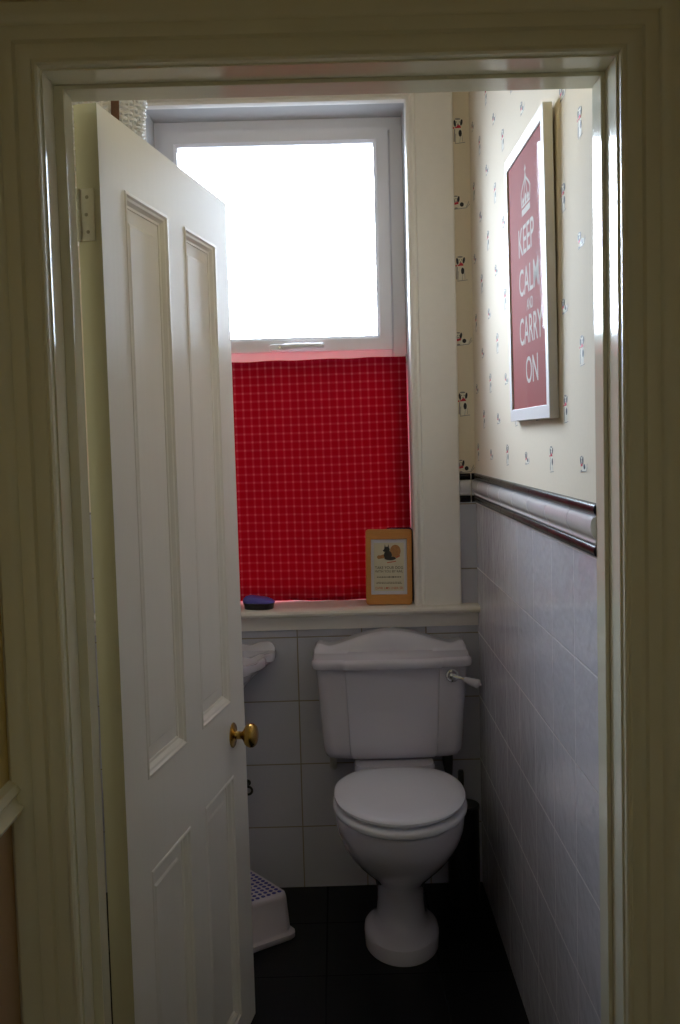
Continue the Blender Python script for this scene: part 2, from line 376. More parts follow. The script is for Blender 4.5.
# ------------------------------------------------------------------ window
win = struct(empty('window_1', ((WX0+WX1)/2, WY, .884)), 'white plastic window with a frosted top-hung sash above the red curtain', 'window')
wx, wz = win.location.x, win.location.z
def wbox(bm, x0, x1, y0, y1, z0, z1): box(bm, x0-wx, x1-wx, y0-WY, y1-WY, z0-wz, z1-wz)
FX0, FX1, FZ0, FZ1 = WX0+.0125, WX1-.0125, .8845, WZ1-.0125
def ring(bm, x0, x1, z0, z1, t, y0, y1, tb=None, slope=.008):
    """rectangular mitred frame whose inner edge is chamfered"""
    tb = tb or t
    outer = [(x0, z0), (x1, z0), (x1, z1), (x0, z1)]; dirs = [(1, tb/t), (-1, tb/t), (-1, -1), (1, -1)]
    prof = [(0, y1), (0, y0), (t-slope, y0), (t, y0+slope), (t, y1)]
    rings = [[(x+dx*u-wx, y-WY, z+dz*u-wz) for u, y in prof] for (x, z), (dx, dz) in zip(outer, dirs)]
    vs = [[bm.verts.new(p) for p in r] for r in rings]; n = len(prof)
    for a in range(4):
        b = (a+1) % 4
        for i in range(n): bm.faces.new((vs[a][i], vs[a][(i+1) % n], vs[b][(i+1) % n], vs[b][i]))
bm = bmesh.new(); ring(bm, FX0, FX1, FZ0, FZ1, .046, WY, WY+.065)
wbox(bm, FX0+.046, FX1-.046, WY, WY+.065, 1.632, 1.676)
obj('window_frame', bm, 'upvc', win, smooth=30)
SX0, SX1, SZ0, SZ1 = -.516, .189, 1.675, 2.363
bm = bmesh.new(); ring(bm, SX0, SX1, SZ0, SZ1, .046, WY-.014, WY+.05, slope=.010)
sash = obj('window_sash', bm, 'upvc', win, smooth=30)
bm = bmesh.new(); wbox(bm, SX0+.040, SX1-.040, WY+.012, WY+.016, SZ0+.040, SZ1-.040)
obj('window_pane', bm, 'frosted_glass', win)
bm = bmesh.new(); wbox(bm, FX0+.040, FX1-.040, WY+.020, WY+.024, FZ0+.040, 1.640)
obj('window_pane', bm, 'frosted_glass', win)
# handle
hy = WY-.014-WY; hz = 1.6885-wz
bm = bmesh.new()
out = rrect(.062, .021, .009); loft(bm, [[(x-.168-wx, hy, z+hz) for x, z in out], [(x-.168-wx, hy-.012, z+hz) for x, z in out], [(x*.94-.168-wx, hy-.0145, z*.82+hz) for x, z in out]])
h = obj('window_handle', bm, 'handle_white', win, smooth=40)
bm = bmesh.new()
lathe(bm, [(.009, 0), (.009, .012), (.007, .014)], (-.150-wx, hy-.014, hz), (0, -1, 0), 20)
tube(bm, [(-.150-wx, hy-.024, hz), (-.130-wx, hy-.032, hz+.001), (-.09-wx, hy-.034, hz+.002), (-.030-wx, hy-.033, hz+.002), (-.026-wx, hy-.033, hz+.002)], .006, 12, rad=[.010, .0095, .0080, .0078, .006])
obj('lever', bm, 'handle_white', h, smooth=40)
bm = bmesh.new(); lathe(bm, [(.0045, 0), (.0045, .002), (.002, .0025)], (-.166-wx, hy-.0142, hz), (0, -1, 0), 14)
obj('lock_barrel', bm, 'chrome', h, smooth=40)

# ------------------------------------------------------------------ door
DW, DT, DZ = .764, .039, 1.944
door = struct(empty('door_1', (-.370, 1.703, 0), R(79.9)), 'ivory panelled door standing open into the room', 'door')
sb = [.018, .125, .346, .447, .664, DW]; zb = [.003, .065, .637, .803, 1.832, DZ]
bm = bmesh.new()
def facing(t0, sg):
    for i in range(5):
        for j in range(5):
            a, b, c, d = sb[i], sb[i+1], zb[j], zb[j+1]
            if i in (1, 3) and j in (1, 3):
                st = [(0, 0), (.002, -.0015), (.006, -.002), (.009, .002), (.013, .0035), (.018, .010), (.022, .011), (.023, .013), (.045, .0135), (.050, .011)]
                prev = None
                for ins, dep in st:
                    r = [bm.verts.new((x, t0+sg*dep, z)) for x, z in ((a+ins, c+ins), (b-ins, c+ins), (b-ins, d-ins), (a+ins, d-ins))]
                    if prev:
                        for k in range(4): bm.faces.new((prev[k], prev[(k+1) % 4], r[(k+1) % 4], r[k]))
                    prev = r
                bm.faces.new(prev)
            else:
                bm.faces.new([bm.verts.new(p) for p in ((a, t0, c), (b, t0, c), (b, t0, d), (a, t0, d))])
facing(0, 1); facing(DT, -1)
for q in (((sb[0], 0), (sb[0], DT)), ((DW, 0), (DW, DT))):
    for j in range(5):
        bm.faces.new([bm.verts.new(p) for p in ((q[0][0], 0, zb[j]), (q[1][0], DT, zb[j]), (q[1][0], DT, zb[j+1]), (q[0][0], 0, zb[j+1]))])
for z in (zb[0], DZ):
    for i in range(5):
        bm.faces.new([bm.verts.new(p) for p in ((sb[i], 0, z), (sb[i+1], 0, z), (sb[i+1], DT, z), (sb[i], DT, z))])
bmesh.ops.remove_doubles(bm, verts=bm.verts, dist=1e-5)
for v_ in bm.verts:                      # the free edge is not planed parallel
    if v_.co.x > DW-.001: v_.co.x += .022*(DZ-v_.co.z)/DZ
for f_ in bm.faces:                      # the hinge edge takes a cream darkened to stand in for shade
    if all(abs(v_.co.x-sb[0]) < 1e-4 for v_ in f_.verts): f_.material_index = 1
obj('door_leaf', bm, ['door_paint', 'edge_shaded'], door)
def knob(sg, t0):
    bm = bmesh.new(); lathe(bm, [(.0, 0), (.0285, 0), (.0285, .002), (.026, .004), (.014, .005), (.012, .007), (.0, .0072)], (.671, t0, .728), (0, sg, 0), 36)
    ro = obj('door_knob', bm, 'brass', door, smooth=50)
    bm = bmesh.new(); lathe(bm, [(.0, .006), (.011, .006), (.009, .009), (.009, .022), (.013, .026), (.022, .031), (.0268, .037), (.0278, .043), (.0265, .049), (.021, .055), (.012, .058), (0, .0585)], (.671, t0, .728), (0, sg, 0), 36)
    obj('grip', bm, 'brass', ro, smooth=60)
knob(-1, 0); knob(1, DT)
for hz_ in (1.728, .25):
    bm = bmesh.new(); box(bm, .0158, .0185, .010, .034, hz_, hz_+.083)
    hg = obj('hinge', bm, 'hinge_paint', door, bevel=.0008)
    bm = bmesh.new()
    for k in range(5):
        z0 = hz_+.0002+k*.0166
        lathe(bm, [(.0, 0), (.0048, 0), (.0052, .001), (.0052, .0148), (.0048, .0158), (0, .0158)], (.0145, .0375, z0), (0, 0, 1), 14)
    obj('knuckle', bm, 'hinge_paint', hg, smooth=40)
    for k in range(3):
        bm = bmesh.new(); lathe(bm, [(0, 0), (.003, 0), (.0025, .0005), (0, .0006)], (.0158, .022+(.002 if k == 1 else 0), hz_+.014+.0275*k), (-1, 0, 0), 12)
        obj('screw', bm, 'screw', hg)

# ------------------------------------------------------------------ curtain on its wire
tag_cur = empty('curtain', (-.16, 3.325, .9))
bm = bmesh.new(); uvl = bm.loops.layers.uv.new('UVMap')
cx0, cx1, cz0, cz1 = -.530, .229, .8868, 1.651
NX, NZ = 150, 50
def cpos(i, j):
    u, v = i/NX, j/NZ
    x = cx0+(cx1-cx0)*u; z = cz0+(cz1-cz0)*v
    amp = .0035*(1-.4*v)+.001
    y = 3.325+amp*math.sin(u*42+1.3*math.sin(u*9))+.003*math.sin(u*13+2)*(1-v)
    x += .004*(1-v)*math.sin(u*3) + .004*(1-v)*u
    z += .0010*math.sin(u*30+.5)*(v > .97)-.008*(1-u)*v+.003*math.sin(u*7)*(1-v)
    if v > .955: y += -.005*math.sin((v-.955)/.045*math.pi)
    return (x-(-.16), y-3.325, z-.9), (x, z)
g = {}
for i in range(NX+1):
    for j in range(NZ+1): g[i, j] = bm.verts.new(cpos(i, j)[0])
for i in range(NX):
    for j in range(NZ):
        ks = ((i, j), (i+1, j), (i+1, j+1), (i, j+1))
        f = bm.faces.new([g[k] for k in ks])
        for l, k in zip(f.loops, ks):
            u, v = k[0]/NX, k[1]/NZ
            l[uvl].uv = ((cx1-cx0)*u*1.02+1, (cz1-cz0)*v+1)
cloth = obj('cloth', bm, 'curtain', tag_cur, smooth=80)
md = cloth.modifiers.new('thick', 'SOLIDIFY'); md.thickness = .0008
tag(tag_cur, 'red cotton cafe curtain with a fine pale check hanging under the upper window pane', 'curtain')
bm = bmesh.new(); tube(bm, [(-.380, .011, .742), (.383, .011, .742)], .0022, 8)
wire = obj('wire', bm, 'chrome', tag_cur, smooth=40)
for sx in (-.3805, .3935):
    bm = bmesh.new(); box(bm, sx-.006 if sx > 0 else sx, sx if sx > 0 else sx+.006, -.002, .018, .728, .756)
    obj('end_bracket', bm, 'chrome', wire, bevel=.002)

# ------------------------------------------------------------------ toilet
TX = .149
toi = empty('toilet', (TX, 2.9, 0))
tag(toi, 'white ceramic close-coupled toilet with closed lid below the window', 'toilet')
def T(x, y, z): return (x, y-2.9, z)
def egg(a, yf, yb, z, n=64, p=2.0, wide=.55, back=2.6):
    """plan outline: round front, squarer back; widest at `wide` of the length"""
    yc = yf+(yb-yf)*wide; out = []
    for i in range(n):
        t = 2*math.pi*i/n; c, s = math.cos(t), math.sin(t)
        e = p if s < 0 else back
        x = a*math.copysign(abs(c)**(2/e), c); y = math.copysign(abs(s)**(2/e), s)
        out.append(T(x, yc+y*((yc-yf) if y < 0 else (yb-yc)), z))
    return out
bm = bmesh.new()
rings = [(0, .103, 2.684, 2.97), (.030, .104, 2.683, 2.97), (.040, .102, 2.686, 2.968), (.046, .095, 2.70, 2.963), (.052, .084, 2.717, 2.958), (.060, .074, 2.734, 2.95), (.08, .067, 2.745, 2.95), (.12, .065, 2.748, 2.95), (.155, .067, 2.741, 2.96),
         (.18, .074, 2.723, 2.99), (.20, .088, 2.700, 3.02), (.225, .112, 2.668, 3.05), (.255, .140, 2.630, 3.07), (.285, .158, 2.598, 3.07), (.32, .170, 2.570, 3.06), (.35, .1755, 2.556, 3.04), (.382, .176, 2.552, 3.02), (.389, .175, 2.553, 3.02), (.393, .171, 2.557, 3.015), (.393, .12, 2.61, 2.96), (.37, .11, 2.62, 2.94), (.27, .06, 2.72, 2.86)]
loft(bm, [egg(a, f, b, z) for z, a, f, b in rings])
# shelf behind the bowl that carries the cistern
out = rrect(.235, .17, .03); loft(bm, [[T(x*k, y+3.075, z) for x, y in out] for z, k in ((.20, .55), (.29, .75), (.36, .95), (.39, 1.0), (.437, 1.0), (.4445, .97))])
obj('pan', bm, 'ceramic', toi, smooth=45)
bm = bmesh.new()
loft(bm, [egg(a, f, b, z) for z, a, f, b in ((.3965, .164, 2.55, 3.0), (.398, .172, 2.541, 3.0), (.404, .181, 2.536, 3.0), (.412, .1815, 2.535, 3.0), (.418, .178, 2.540, 3.0), (.4205, .166, 2.55, 3.0), (.4205, .11, 2.62, 2.94), (.3965, .11, 2.62, 2.94), (.3965, .164, 2.55, 3.0))], cap0=False, cap1=False)
obj('seat', bm, 'seat_white', toi, smooth=60)
bm = bmesh.new()
loft(bm, [egg(a, f, b, z) for z, a, f, b in ((.4245, .160, 2.560, 2.992), (.426, .172, 2.551, 2.994), (.431, .177, 2.546, 2.994), (.437, .177, 2.546, 2.994), (.442, .169, 2.551, 2.992), (.4455, .157, 2.565, 2.985), (.447, .12, 2.61, 2.96), (.4475, .06, 2.70, 2.9))])
for bx in (-.10, .0, .10):
    box(bm, bx-.006, bx+.006, 2.553-2.9+(0 if bx == 0 else .05), 2.565-2.9+(0 if bx == 0 else .05), .4207, .4252)
obj('lid', bm, 'seat_white', toi, smooth=45)
for sx in (-.075, .075):
    bm = bmesh.new(); lathe(bm, [(0, 0), (.014, 0), (.014, .030), (.011, .034), (0, .035)], T(sx, 2.980, .393), (0, 0, 1), 18)
    obj('lid_hinge', bm, 'chrome', toi, smooth=40)
# cistern
def cist(w, yf, yb, z, n=10, step=.006, rc=.035):
    """plan of the tank: flat back, rounded front corners, break-front centre"""
    pts = [(w/2, yb), (w/2, yf+rc+.012)]
    for i in range(1, n+1):
        a = R(90*i/n); pts.append((w/2-rc+rc*math.cos(a), yf+.012+rc-rc*math.sin(a)))
    pb = w*.305
    pts += [(pb+.012, yf+.008), (pb+.004, yf+.007), (pb, yf+.001), (pb-.006, yf), (0, yf-.002)]
    left = [(-x, y) for x, y in pts[:-1]][::-1]
    return [T(x, y, z) for x, y in pts+left]
bm = bmesh.new()
loft(bm, [cist(w, yf, 3.19, z) for z, w, yf in ((.445, .340, 3.075), (.447, .376, 3.052), (.455, .398, 3.040), (.470, .411, 3.034), (.50, .418, 3.032), (.58, .428, 3.030), (.70, .444, 3.027), (.722, .447, 3.026))])
obj('cistern', bm, 'ceramic', toi, smooth=40)
# cistern lid: shallow moulded slab with a serpentine raised back
bm = bmesh.new()
lr = [cist(w, yf, 3.192, z, rc=.03) for z, w, yf in ((.7225, .436, 3.026), (.724, .464, 3.012), (.727, .470, 3.008), (.742, .472, 3.006), (.7485, .468, 3.009), (.753, .456, 3.016))]
loft(bm, lr, cap1=False)
top = lr[-1]
n = 49; w0 = .456
def crest(x):
    t = abs(x)/(w0/2)
    if t < .80: return .016+.041*math.cos(t/.80*math.pi/2)**1.3
    if t < .95: return .016+.008*math.sin((t-.80)/.15*math.pi/2)**2
    return .024-.012*((t-.95)/.05)**2
xs = [-w0/2+w0*i/(n-1) for i in range(n)]
def frontY(x):
    pts = sorted((p[0], p[1]) for p in top if p[1] < 3.15-2.9)
    for a, b in zip(pts, pts[1:]):
        if a[0] <= x <= b[0] and b[0] > a[0]: return a[1]+(b[1]-a[1])*(x-a[0])/(b[0]-a[0])
    return pts[0][1] if x < 0 else pts[-1][1]
rows = []
for k in range(9):
    row = []
    for x in xs:
        yf = frontY(x); yb = .242; cz = crest(x)
        if k <= 4:
            f = k/4; row.append((x, yf+(yb-.03-yf)*f, .753+.006*math.sin(f*math.pi/2)+.0))
        else:
            ff = (k-5)/3
            row.append((x, (yb-.025, yb-.018, yb-.010, yb-.004)[k-5], .759+cz*(.25, .75, .97, 1.0)[k-5]))
    rows.append(row)
rows.append([(x, .290, .759+crest(x)) for x in xs]); rows.append([(x, .292, .75) for x in xs])
vs = [[bm.verts.new(p) for p in r] for r in rows]
for a, b in zip(vs, vs[1:]):
    for i in range(n-1): bm.faces.new((a[i], a[i+1], b[i+1], b[i]))
for side in (0, n-1):
    bm.faces.new([r[side] for r in vs])
obj('cistern_lid', bm, 'ceramic', toi, smooth=55)
bm = bmesh.new(); lathe(bm, [(0, 0), (.0205, 0), (.0205, .003), (.017, .006), (.0135, .007), (.0115, .012), (.0095, .016), (0, .0165)], T(.176, 3.0365, .697), (0, -1, 0), 28)
fl = obj('flush_lever', bm, 'chrome', toi, smooth=50)
bm = bmesh.new(); tube(bm, [T(.178, 3.024, .697), T(.200, 3.016, .692), T(.212, 3.012, .689)], .0045, 10)
obj('arm', bm, 'chrome', fl, smooth=50)
bm = bmesh.new(); a = Vector(T(.208, 3.0135, .690)); b = Vector(T(.250, 2.998, .677)); d = b-a
lathe(bm, [(0, 0), (.0075, .0), (.0095, d.length*.3), (.0135, d.length*.8), (.0138, d.length*.93), (.011, d.length), (.004, d.length+.002), (.003, d.length+.006), (0, d.length+.006)], a, d, 20)
obj('handle', bm, 'ceramic', fl, smooth=60)
bm = bmesh.new(); tube(bm, [T(-.181, 3.145, .452), T(-.181, 3.145, .425), T(-.181, 3.150, .405), T(-.181, 3.165, .394), T(-.181, 3.1985, .392)], .011, 14)
obj('inlet_pipe', bm, 'pipe_white', toi, smooth=60)
bm = bmesh.new(); tube(bm, [T(.168, 3.14, .455), T(.168, 3.14, .41), T(.172, 3.145, .36), T(.172, 3.15, .26), T(.170, 3.155, .15)], .011, 14, rad=[.016, .016, .010, .010, .010])
obj('overflow_pipe', bm, 'dark_pipe', toi, smooth=60)

# ------------------------------------------------------------------ toilet brush
tb = empty('toilet_brush', (.352, 3.06, 0))
tag(tb, 'black toilet brush in a round holder between toilet and tiled wall', 'toilet brush')
bm = bmesh.new(); lathe(bm, [(0, 0), (.046, 0), (.047, .004), (.047, .290), (.049, .292), (.049, .300), (.046, .303), (.016, .304), (0, .304)], (0, 0, 0), (0, 0, 1), 36)
obj('holder', bm, 'black_plastic', tb, smooth=40)
bm = bmesh.new(); lathe(bm, [(0, .3042), (.014, .3042), (.012, .312), (.009, .318), (.009, .395), (.007, .402), (0, .403)], (-.004, .01, 0), (0, 0, 1), 18)
obj('handle', bm, 'black_plastic', tb, smooth=40)

# ------------------------------------------------------------------ step stool
st = empty('step_stool', (-.138, 2.868, 0))
tag(st, 'small white plastic step stool with blue dotted top beside the open door', 'step stool')
d1 = Vector((-.816, -.577, 0)).normalized(); d2 = Vector((-d1.y*-1, d1.x*-1, 0)).normalized()
L1, L2, SH = .24, .32, .131
cen = d1*(L1/2)+d2*(L2/2)
def sring(k1, k2, z, r): return [cen+d1*x+d2*y+Vector((0, 0, z)) for x, y in rrect(L1-2*k1, L2-2*k2, r, 8)]
bm = bmesh.new()
loft(bm, [sring(.002, .002, 0, .03), sring(0, 0, .002, .032), sring(0, 0, .016, .032), sring(.006, .006, .020, .03), sring(.010, .010, .024, .03), sring(.017, .017, .115, .028), sring(.020, .020, .126, .026), sring(.027, .027, SH, .022), sring(.06, .06, SH+.0008, .012)], cap0=False)
for i in range(10):
    for j in range(15):
        x = (i-4.5)*.0178; y = (j-7)*.0178
        c = cen+d1*x+d2*y+Vector((0, 0, SH+.0003))
        lathe(bm, [(.0062, 0), (.0058, .0012), (.004, .0018), (0, .0018)], c, (0, 0, 1), 10, mi=1)
obj('body', bm, ['stool_white', 'stool_blue'], st, smooth=45)

# ------------------------------------------------------------------ wash basin
BX = -.405
ba = empty('wash_basin', (BX, YB, .646))
tag(ba, 'small white ceramic hand basin on the back wall, half hidden by the door', 'wash basin')
def bout(k, z, ear=.205, bw=.186, depth=.30, inset=0):
    """plan of the basin: straight ears at the wall, round bowl in front"""
    pts = []
    half = [(ear-inset, -.002), (ear-inset, -.070+inset*.4), (ear-.012-inset, -.085+inset*.6), (ear-.035-inset, -.090+inset*.8)]
    for i in range(13):
        a = R(8+82*i/12); half.append(((bw-inset)*math.cos(a)**.9, -.100-(depth-.100-inset)*math.sin(a)))
    pts = half+[(-x, y) for x, y in half[:-1]][::-1]
    return [(x*k, y*(1 if k > .9 else k), z) for x, y in pts]
bm = bmesh.new()
zr = .112
rr = [bout(.30, -.06), bout(.42, -.03), bout(.60, .02), bout(.80, .06), bout(.93, .080), bout(1, .085, inset=.008), bout(1, .088), bout(1, zr-.006), bout(1, zr-.001, inset=.004), bout(1, zr, inset=.010)]
vs = loft(bm, rr, cap1=False)
# inner bowl: oval opening
n = len(rr[0])
def oval(a, b, cy, z): 
    o = []
    for p in rr[-1]:
        ang = math.atan2(p[1]-cy, p[0]); o.append((a*math.cos(ang), cy+b*math.sin(ang), z))
    return o
inner = [oval(0.166, .094, -.185, zr-.001), oval(0.160, .088, -.185, zr-.008), oval(0.142, .075, -.185, zr-.05), oval(0.083, .05, -.185, zr-.09), oval(.025, .02, -.185, zr-.10)]
iv = [[bm.verts.new(p) for p in r] for r in inner]
chain = [vs[-1]]+iv
for a, b in zip(chain, chain[1:]):
    for i in range(n): bm.faces.new((a[i], a[(i+1) % n], b[(i+1) % n], b[i]))
bm.faces.new(iv[-1])
# serpentine splashback
xs = [-.203+.406*i/48 for i in range(49)]
def spl(x):
    t = abs(x)/.203
    c = .030*math.cos(min(1, t/.72)*math.pi/2)**2+.013
    if t > .60: c = max(c, .013+.012*math.sin(min(1, (t-.60)/.22)*math.pi/2)**2)
    if t > .90: c -= .016*((t-.90)/.10)**2
    return c
prof = []
for x in xs:
    h_ = spl(x); prof.append([(x, -.030, zr-.003), (x, -.022, zr+.004), (x, -.018, zr+h_-.006), (x, -.014, zr+h_-.001), (x, -.006, zr+h_), (x, -.001, zr+h_-.002), (x, -.001, zr-.003)])
loft(bm, prof)
obj('bowl', bm, 'ceramic', ba, smooth=50)
bm = bmesh.new(); tube(bm, [(0, -.06, -.05), (0, -.06, -.17)], .018, 14); lathe(bm, [(0, 0), (.03, 0), (.034, .006), (.034, .06), (.028, .07), (0, .07)], (0, -.06, -.24), (0, 0, 1), 20)
tube(bm, [(0, -.06, -.19), (0, -.03, -.19), (0, -.001, -.19)], .016, 12)
obj('waste_trap', bm, 'chrome', ba, smooth=50)

# black loop hook
bm = bmesh.new()
pts = [(0, 0, .014), (0, -.012, .014), (.004, -.026, .014)]
pts = [(-.004, -.002, .012), (-.004, -.030, .012)]+[(.012*math.cos(a), -.036, .012*math.sin(a)) for a in [R(90-20*i) for i in range(15)]]
tube(bm, pts, .0038, 10)
lathe(bm, [(0, 0), (.010, 0), (.010, .004), (0, .005)], (-.004, -.0005, .014), (0, -1, 0), 18)
hk = obj('wall_hook', bm, 'black_plastic', smooth=50, loc=(-.296, YB, .325))
tag(hk, 'small black loop hook on the white tiled wall under the hand basin', 'hook')

# ------------------------------------------------------------------ framed red poster
PYn, PYf, PZ0, PZ1 = 1.988, 2.428, 1.427, 2.010
po = empty('framed_poster', (XR, (PYn+PYf)/2, PZ0)); po.rotation_euler = (0, R(-.6), 0)
tag(po, 'white framed red poster reading KEEP CALM AND CARRY ON on wallpapered wall', 'framed poster')
pw, ph = PYf-PYn, PZ1-PZ0; fd, fw = .0178, .026
bm = bmesh.new()
prof = [(0, 0), (0, fd-.001), (.001, fd), (fw-.001, fd), (fw, fd-.001), (fw, .0125), (fw-.006, .0125), (fw-.006, 0)]
cor = [(-pw/2, 0, 1, 1), (pw/2, 0, -1, 1), (pw/2, ph, -1, -1), (-pw/2, ph, 1, -1)]
vs = [[bm.verts.new((-.001-v, y+dy*u, z+dz*u)) for u, v in prof] for y, z, dy, dz in cor]
for a in range(4):
    b = (a+1) % 4
    for i in range(len(prof)): bm.faces.new((vs[a][i], vs[a][(i+1) % len(prof)], vs[b][(i+1) % len(prof)], vs[b][i]))
obj('frame', bm, 'frame_white', po)
bm = bmesh.new(); iw, ih = pw-2*fw-.0004, ph-2*fw-.0004; z0 = fw+.0002
box(bm, -.0150, -.003, -iw/2, iw/2, z0, z0+ih, 0)
def pp(x, y): return (-.0152, -x, y)     # x runs to the viewer's right (towards the camera)
vis = ih; yb0 = z0
LINES = [('KEEP', 2.226, 1.7745, .172, .058), ('CALM', 2.209, 1.691, .216, .056), ('AND', 2.202, 1.655, .068, .023), ('CARRY', 2.200, 1.588, .248, .057), ('ON', 2.196, 1.505, .132, .055)]
for w_, yc, zb_, wd, cap in LINES:
    vs_, fs_ = text_polys(w_, 1.0, 1.0, .006)
    x0, x1 = min(v[0] for v in vs_), max(v[0] for v in vs_); y1 = max(v[1] for v in vs_)
    bv = [bm.verts.new(pp(((x-x0)/(x1-x0)-.5)*wd-(yc-.022-(PYn+PYf)/2), zb_-PZ0+y/y1*cap)) for x, y in vs_]
    for f in fs_: bm.faces.new([bv[i] for i in f]).material_index = 1
# crown emblem
def cp(pts, k=0): poly(bm, [(-.0152-.00002*k, -x*.046+2.198-(PYn+PYf)/2, 1.890-PZ0+y*.0395) for x, y in pts], 1)
cp([(-1, -.95), (1, -.95), (1, -.62), (-1, -.62)]); cp([(-1.02, -.52), (1.02, -.52), (1.02, -.42), (-1.02, -.42)])
def band(path, w):
    for a, b in zip(path, path[1:]): cp(stroke(*a, *b, w), 1)
for sgn in (-1, 1):
    band([(sgn*(.98+.12*math.sin(t*math.pi)-.98*max(0, t-.45)/.55*1.0), -.40+1.35*t-.18*max(0, t-.7)) for t in [i/10 for i in range(11)]], .13)
    band([(sgn*.42*math.cos(t*math.pi/2), -.40+1.2*t) for t in [i/8 for i in range(9)]], .10)
    cp(stroke(sgn*.62, -.42, sgn*.62, -.05, .22), 2); cp(stroke(sgn*.80, -.22, sgn*.44, -.22, .16), 3)
cp(stroke(0, -.42, 0, .05, .26), 2); cp(stroke(-.24, -.18, .24, -.18, .2), 3)
cp(blob(0, .92, .16, .16), 2); cp(stroke(0, 1.05, 0, 1.5, .12), 3); cp(stroke(-.2, 1.3, .2, 1.3, .11), 4)
obj('print', bm, ['poster_red', 'poster_white'], po)
bm = bmesh.new(); box(bm, -.0168, -.0160, -iw/2, iw/2, z0, z0+ih)
obj('glass', bm, 'picture_glass', po)
bm = bmesh.new(); box(bm, -.0028, -.0012, -iw/2, iw/2, z0, z0+ih)
obj('backing_board', bm, 'backing', po)

# ------------------------------------------------------------------ items on the sill
fc = empty('framed_card', (.1535, 3.196, .8852)); fc.rotation_euler = (R(-6), R(1.0), 0)
tag(fc, 'small honey wood frame with a rail dog notice standing on the window sill', 'picture frame')
W, Hh, Dp = .142, .232, .016
bm = bmesh.new()
o1 = rrect(W, Hh, .009, 5); ins = [(-.046-.0+0, 0)]
iw2, ih2 = .111, .170
def loop(w, h, r, y, cz=Hh/2, n=5): return [(x, y, z+cz) for x, z in rrect(w, h, r, n)]
loft(bm, [loop(iw2, ih2, .001, Dp-.004), loop(iw2, ih2, .001, .001), loop(iw2+.002, ih2+.002, .002, 0), loop(W-.004, Hh-.004, .008, 0), loop(W, Hh, .009, .002), loop(W, Hh, .009, Dp), loop(iw2, ih2, .001, Dp), loop(iw2, ih2, .001, Dp-.004)], cap0=False, cap1=False)
obj('frame', bm, 'oak', fc, smooth=40)
bm = bmesh.new(); cz = Hh/2
box(bm, -iw2/2+.0003, iw2/2-.0003, .006, Dp-.001, cz-ih2/2+.0003, cz+ih2/2-.0003, 0)
pw2, ph2 = .093, .148
box(bm, -pw2/2, pw2/2, .0055, .0062, cz-ph2/2, cz+ph2/2, 1)
def cpp(x, y, k=0): return (x, .0052-.00005*k, cz+y)
def ink(pts, mi, k=0): poly(bm, [cpp(x, y, k) for x, y in pts], mi)
# sitting dark terrier before a round brown cushion
ink(blob(.020, .048, .0165, .020, 18), 3); ink(blob(-.014, .033, .022, .006, 14, .25), 3); ink(blob(-.030, .030, .007, .006), 3, 1); ink(stroke(.022, .028, .034, .034, .004), 4, 1)
ink(blob(-.003, .036, .0125, .014, 14), 2, 2); ink(blob(-.006, .053, .009, .009, 14), 2, 3); ink([(-.0145, .054), (-.0085, .057), (-.012, .070)], 2, 4); ink([(-.005, .057), (.001, .054), (-.0005, .070)], 2, 4)
ink(blob(.004, .026, .018, .006, 14), 2, 5); ink(blob(-.0125, .050, .006, .004), 2, 5); ink(stroke(-.006, .0125, .022, .017, .0025), 4, 2)
for s_, y, mi, wd, cap in (('TAKE YOUR DOG', -.0068, 2, .086, .0085), ('WITH YOU BY RAIL', -.0175, 2, .086, .0075), ('GWR LMS LNER SR', -.0690, 4, .085, .0075)):
    vs_, fs_ = text_polys(s_, 1.0, 1.0, .004)
    x0, x1 = min(v[0] for v in vs_), max(v[0] for v in vs_); y1 = max(v[1] for v in vs_)
    bv = [bm.verts.new(cpp(((x-x0)/(x1-x0)-.5)*wd, y+v/y1*cap, 1)) for x, v in vs_]
    for f in fs_: bm.faces.new([bv[i] for i in f]).material_index = mi
for y, w_, hh in ((-.0315, .074, .0034), (-.0475, .078, .0016), (-.051, .080, .0016)):
    x = -w_/2
    while x < w_/2-.002:
        l = rnd.uniform(.003, .008); l = min(l, w_/2-x); ink(stroke(x, y, x+l, y, hh*rnd.uniform(.7, 1.2)), 2, 1); x += l+.0014
obj('print', bm, ['card_mount', 'card_paper', 'ink', 'ink_brown', 'ink_red'], fc)

bm = bmesh.new()
o1 = rrect(.080, .232, .008, 5)
loft(bm, [[(x, y, z+.116) for x, z in o1] for y in (.0, .040)])
nb = obj('storage_box', bm, 'navy', bevel=.002, loc=(.192, 3.2455, .8837))
tag(nb, 'dark blue box standing on the sill behind the wooden picture frame', 'box')

hb = empty('hairbrush', (-.247, 3.195, .8838), R(-8))
tag(hb, 'purple palm-held hairbrush with black base lying on the window sill', 'hairbrush')
def hring(k, z, n=40, sh=0):
    o = []
    for i in range(n):
        t = 2*math.pi*i/n; c, s = math.cos(t), math.sin(t)
        x = .050*math.copysign(abs(c)**.75, c); y = .030*math.copysign(abs(s)**.85, s)*(1+.12*math.sin(c*2.2))
        o.append((x*k+sh, y*k, z))
    return o
bm = bmesh.new(); loft(bm, [hring(.86, 0), hring(.90, .002), hring(.92, .013), hring(.97, .017), hring(.97, .019)])
obj('bristle_base', bm, 'black_plastic', hb, smooth=50)
bm = bmesh.new()
def tz(x): return -.0045*math.sin((x/.05)*1.7)-.007*max(0, x/.05)**3
rg = []
for k, z in ((.97, .0192), (1.0, .021), (.99, .025), (.93, .031), (.82, .0355), (.62, .038), (.35, .039), (.08, .0393)):
    rg.append([(x, y, z+(tz(x)*(z-.019)/.02 if z > .02 else 0)) for x, y, _ in hring(k, z)])
loft(bm, rg)
obj('shell', bm, 'purple', hb, smooth=60)

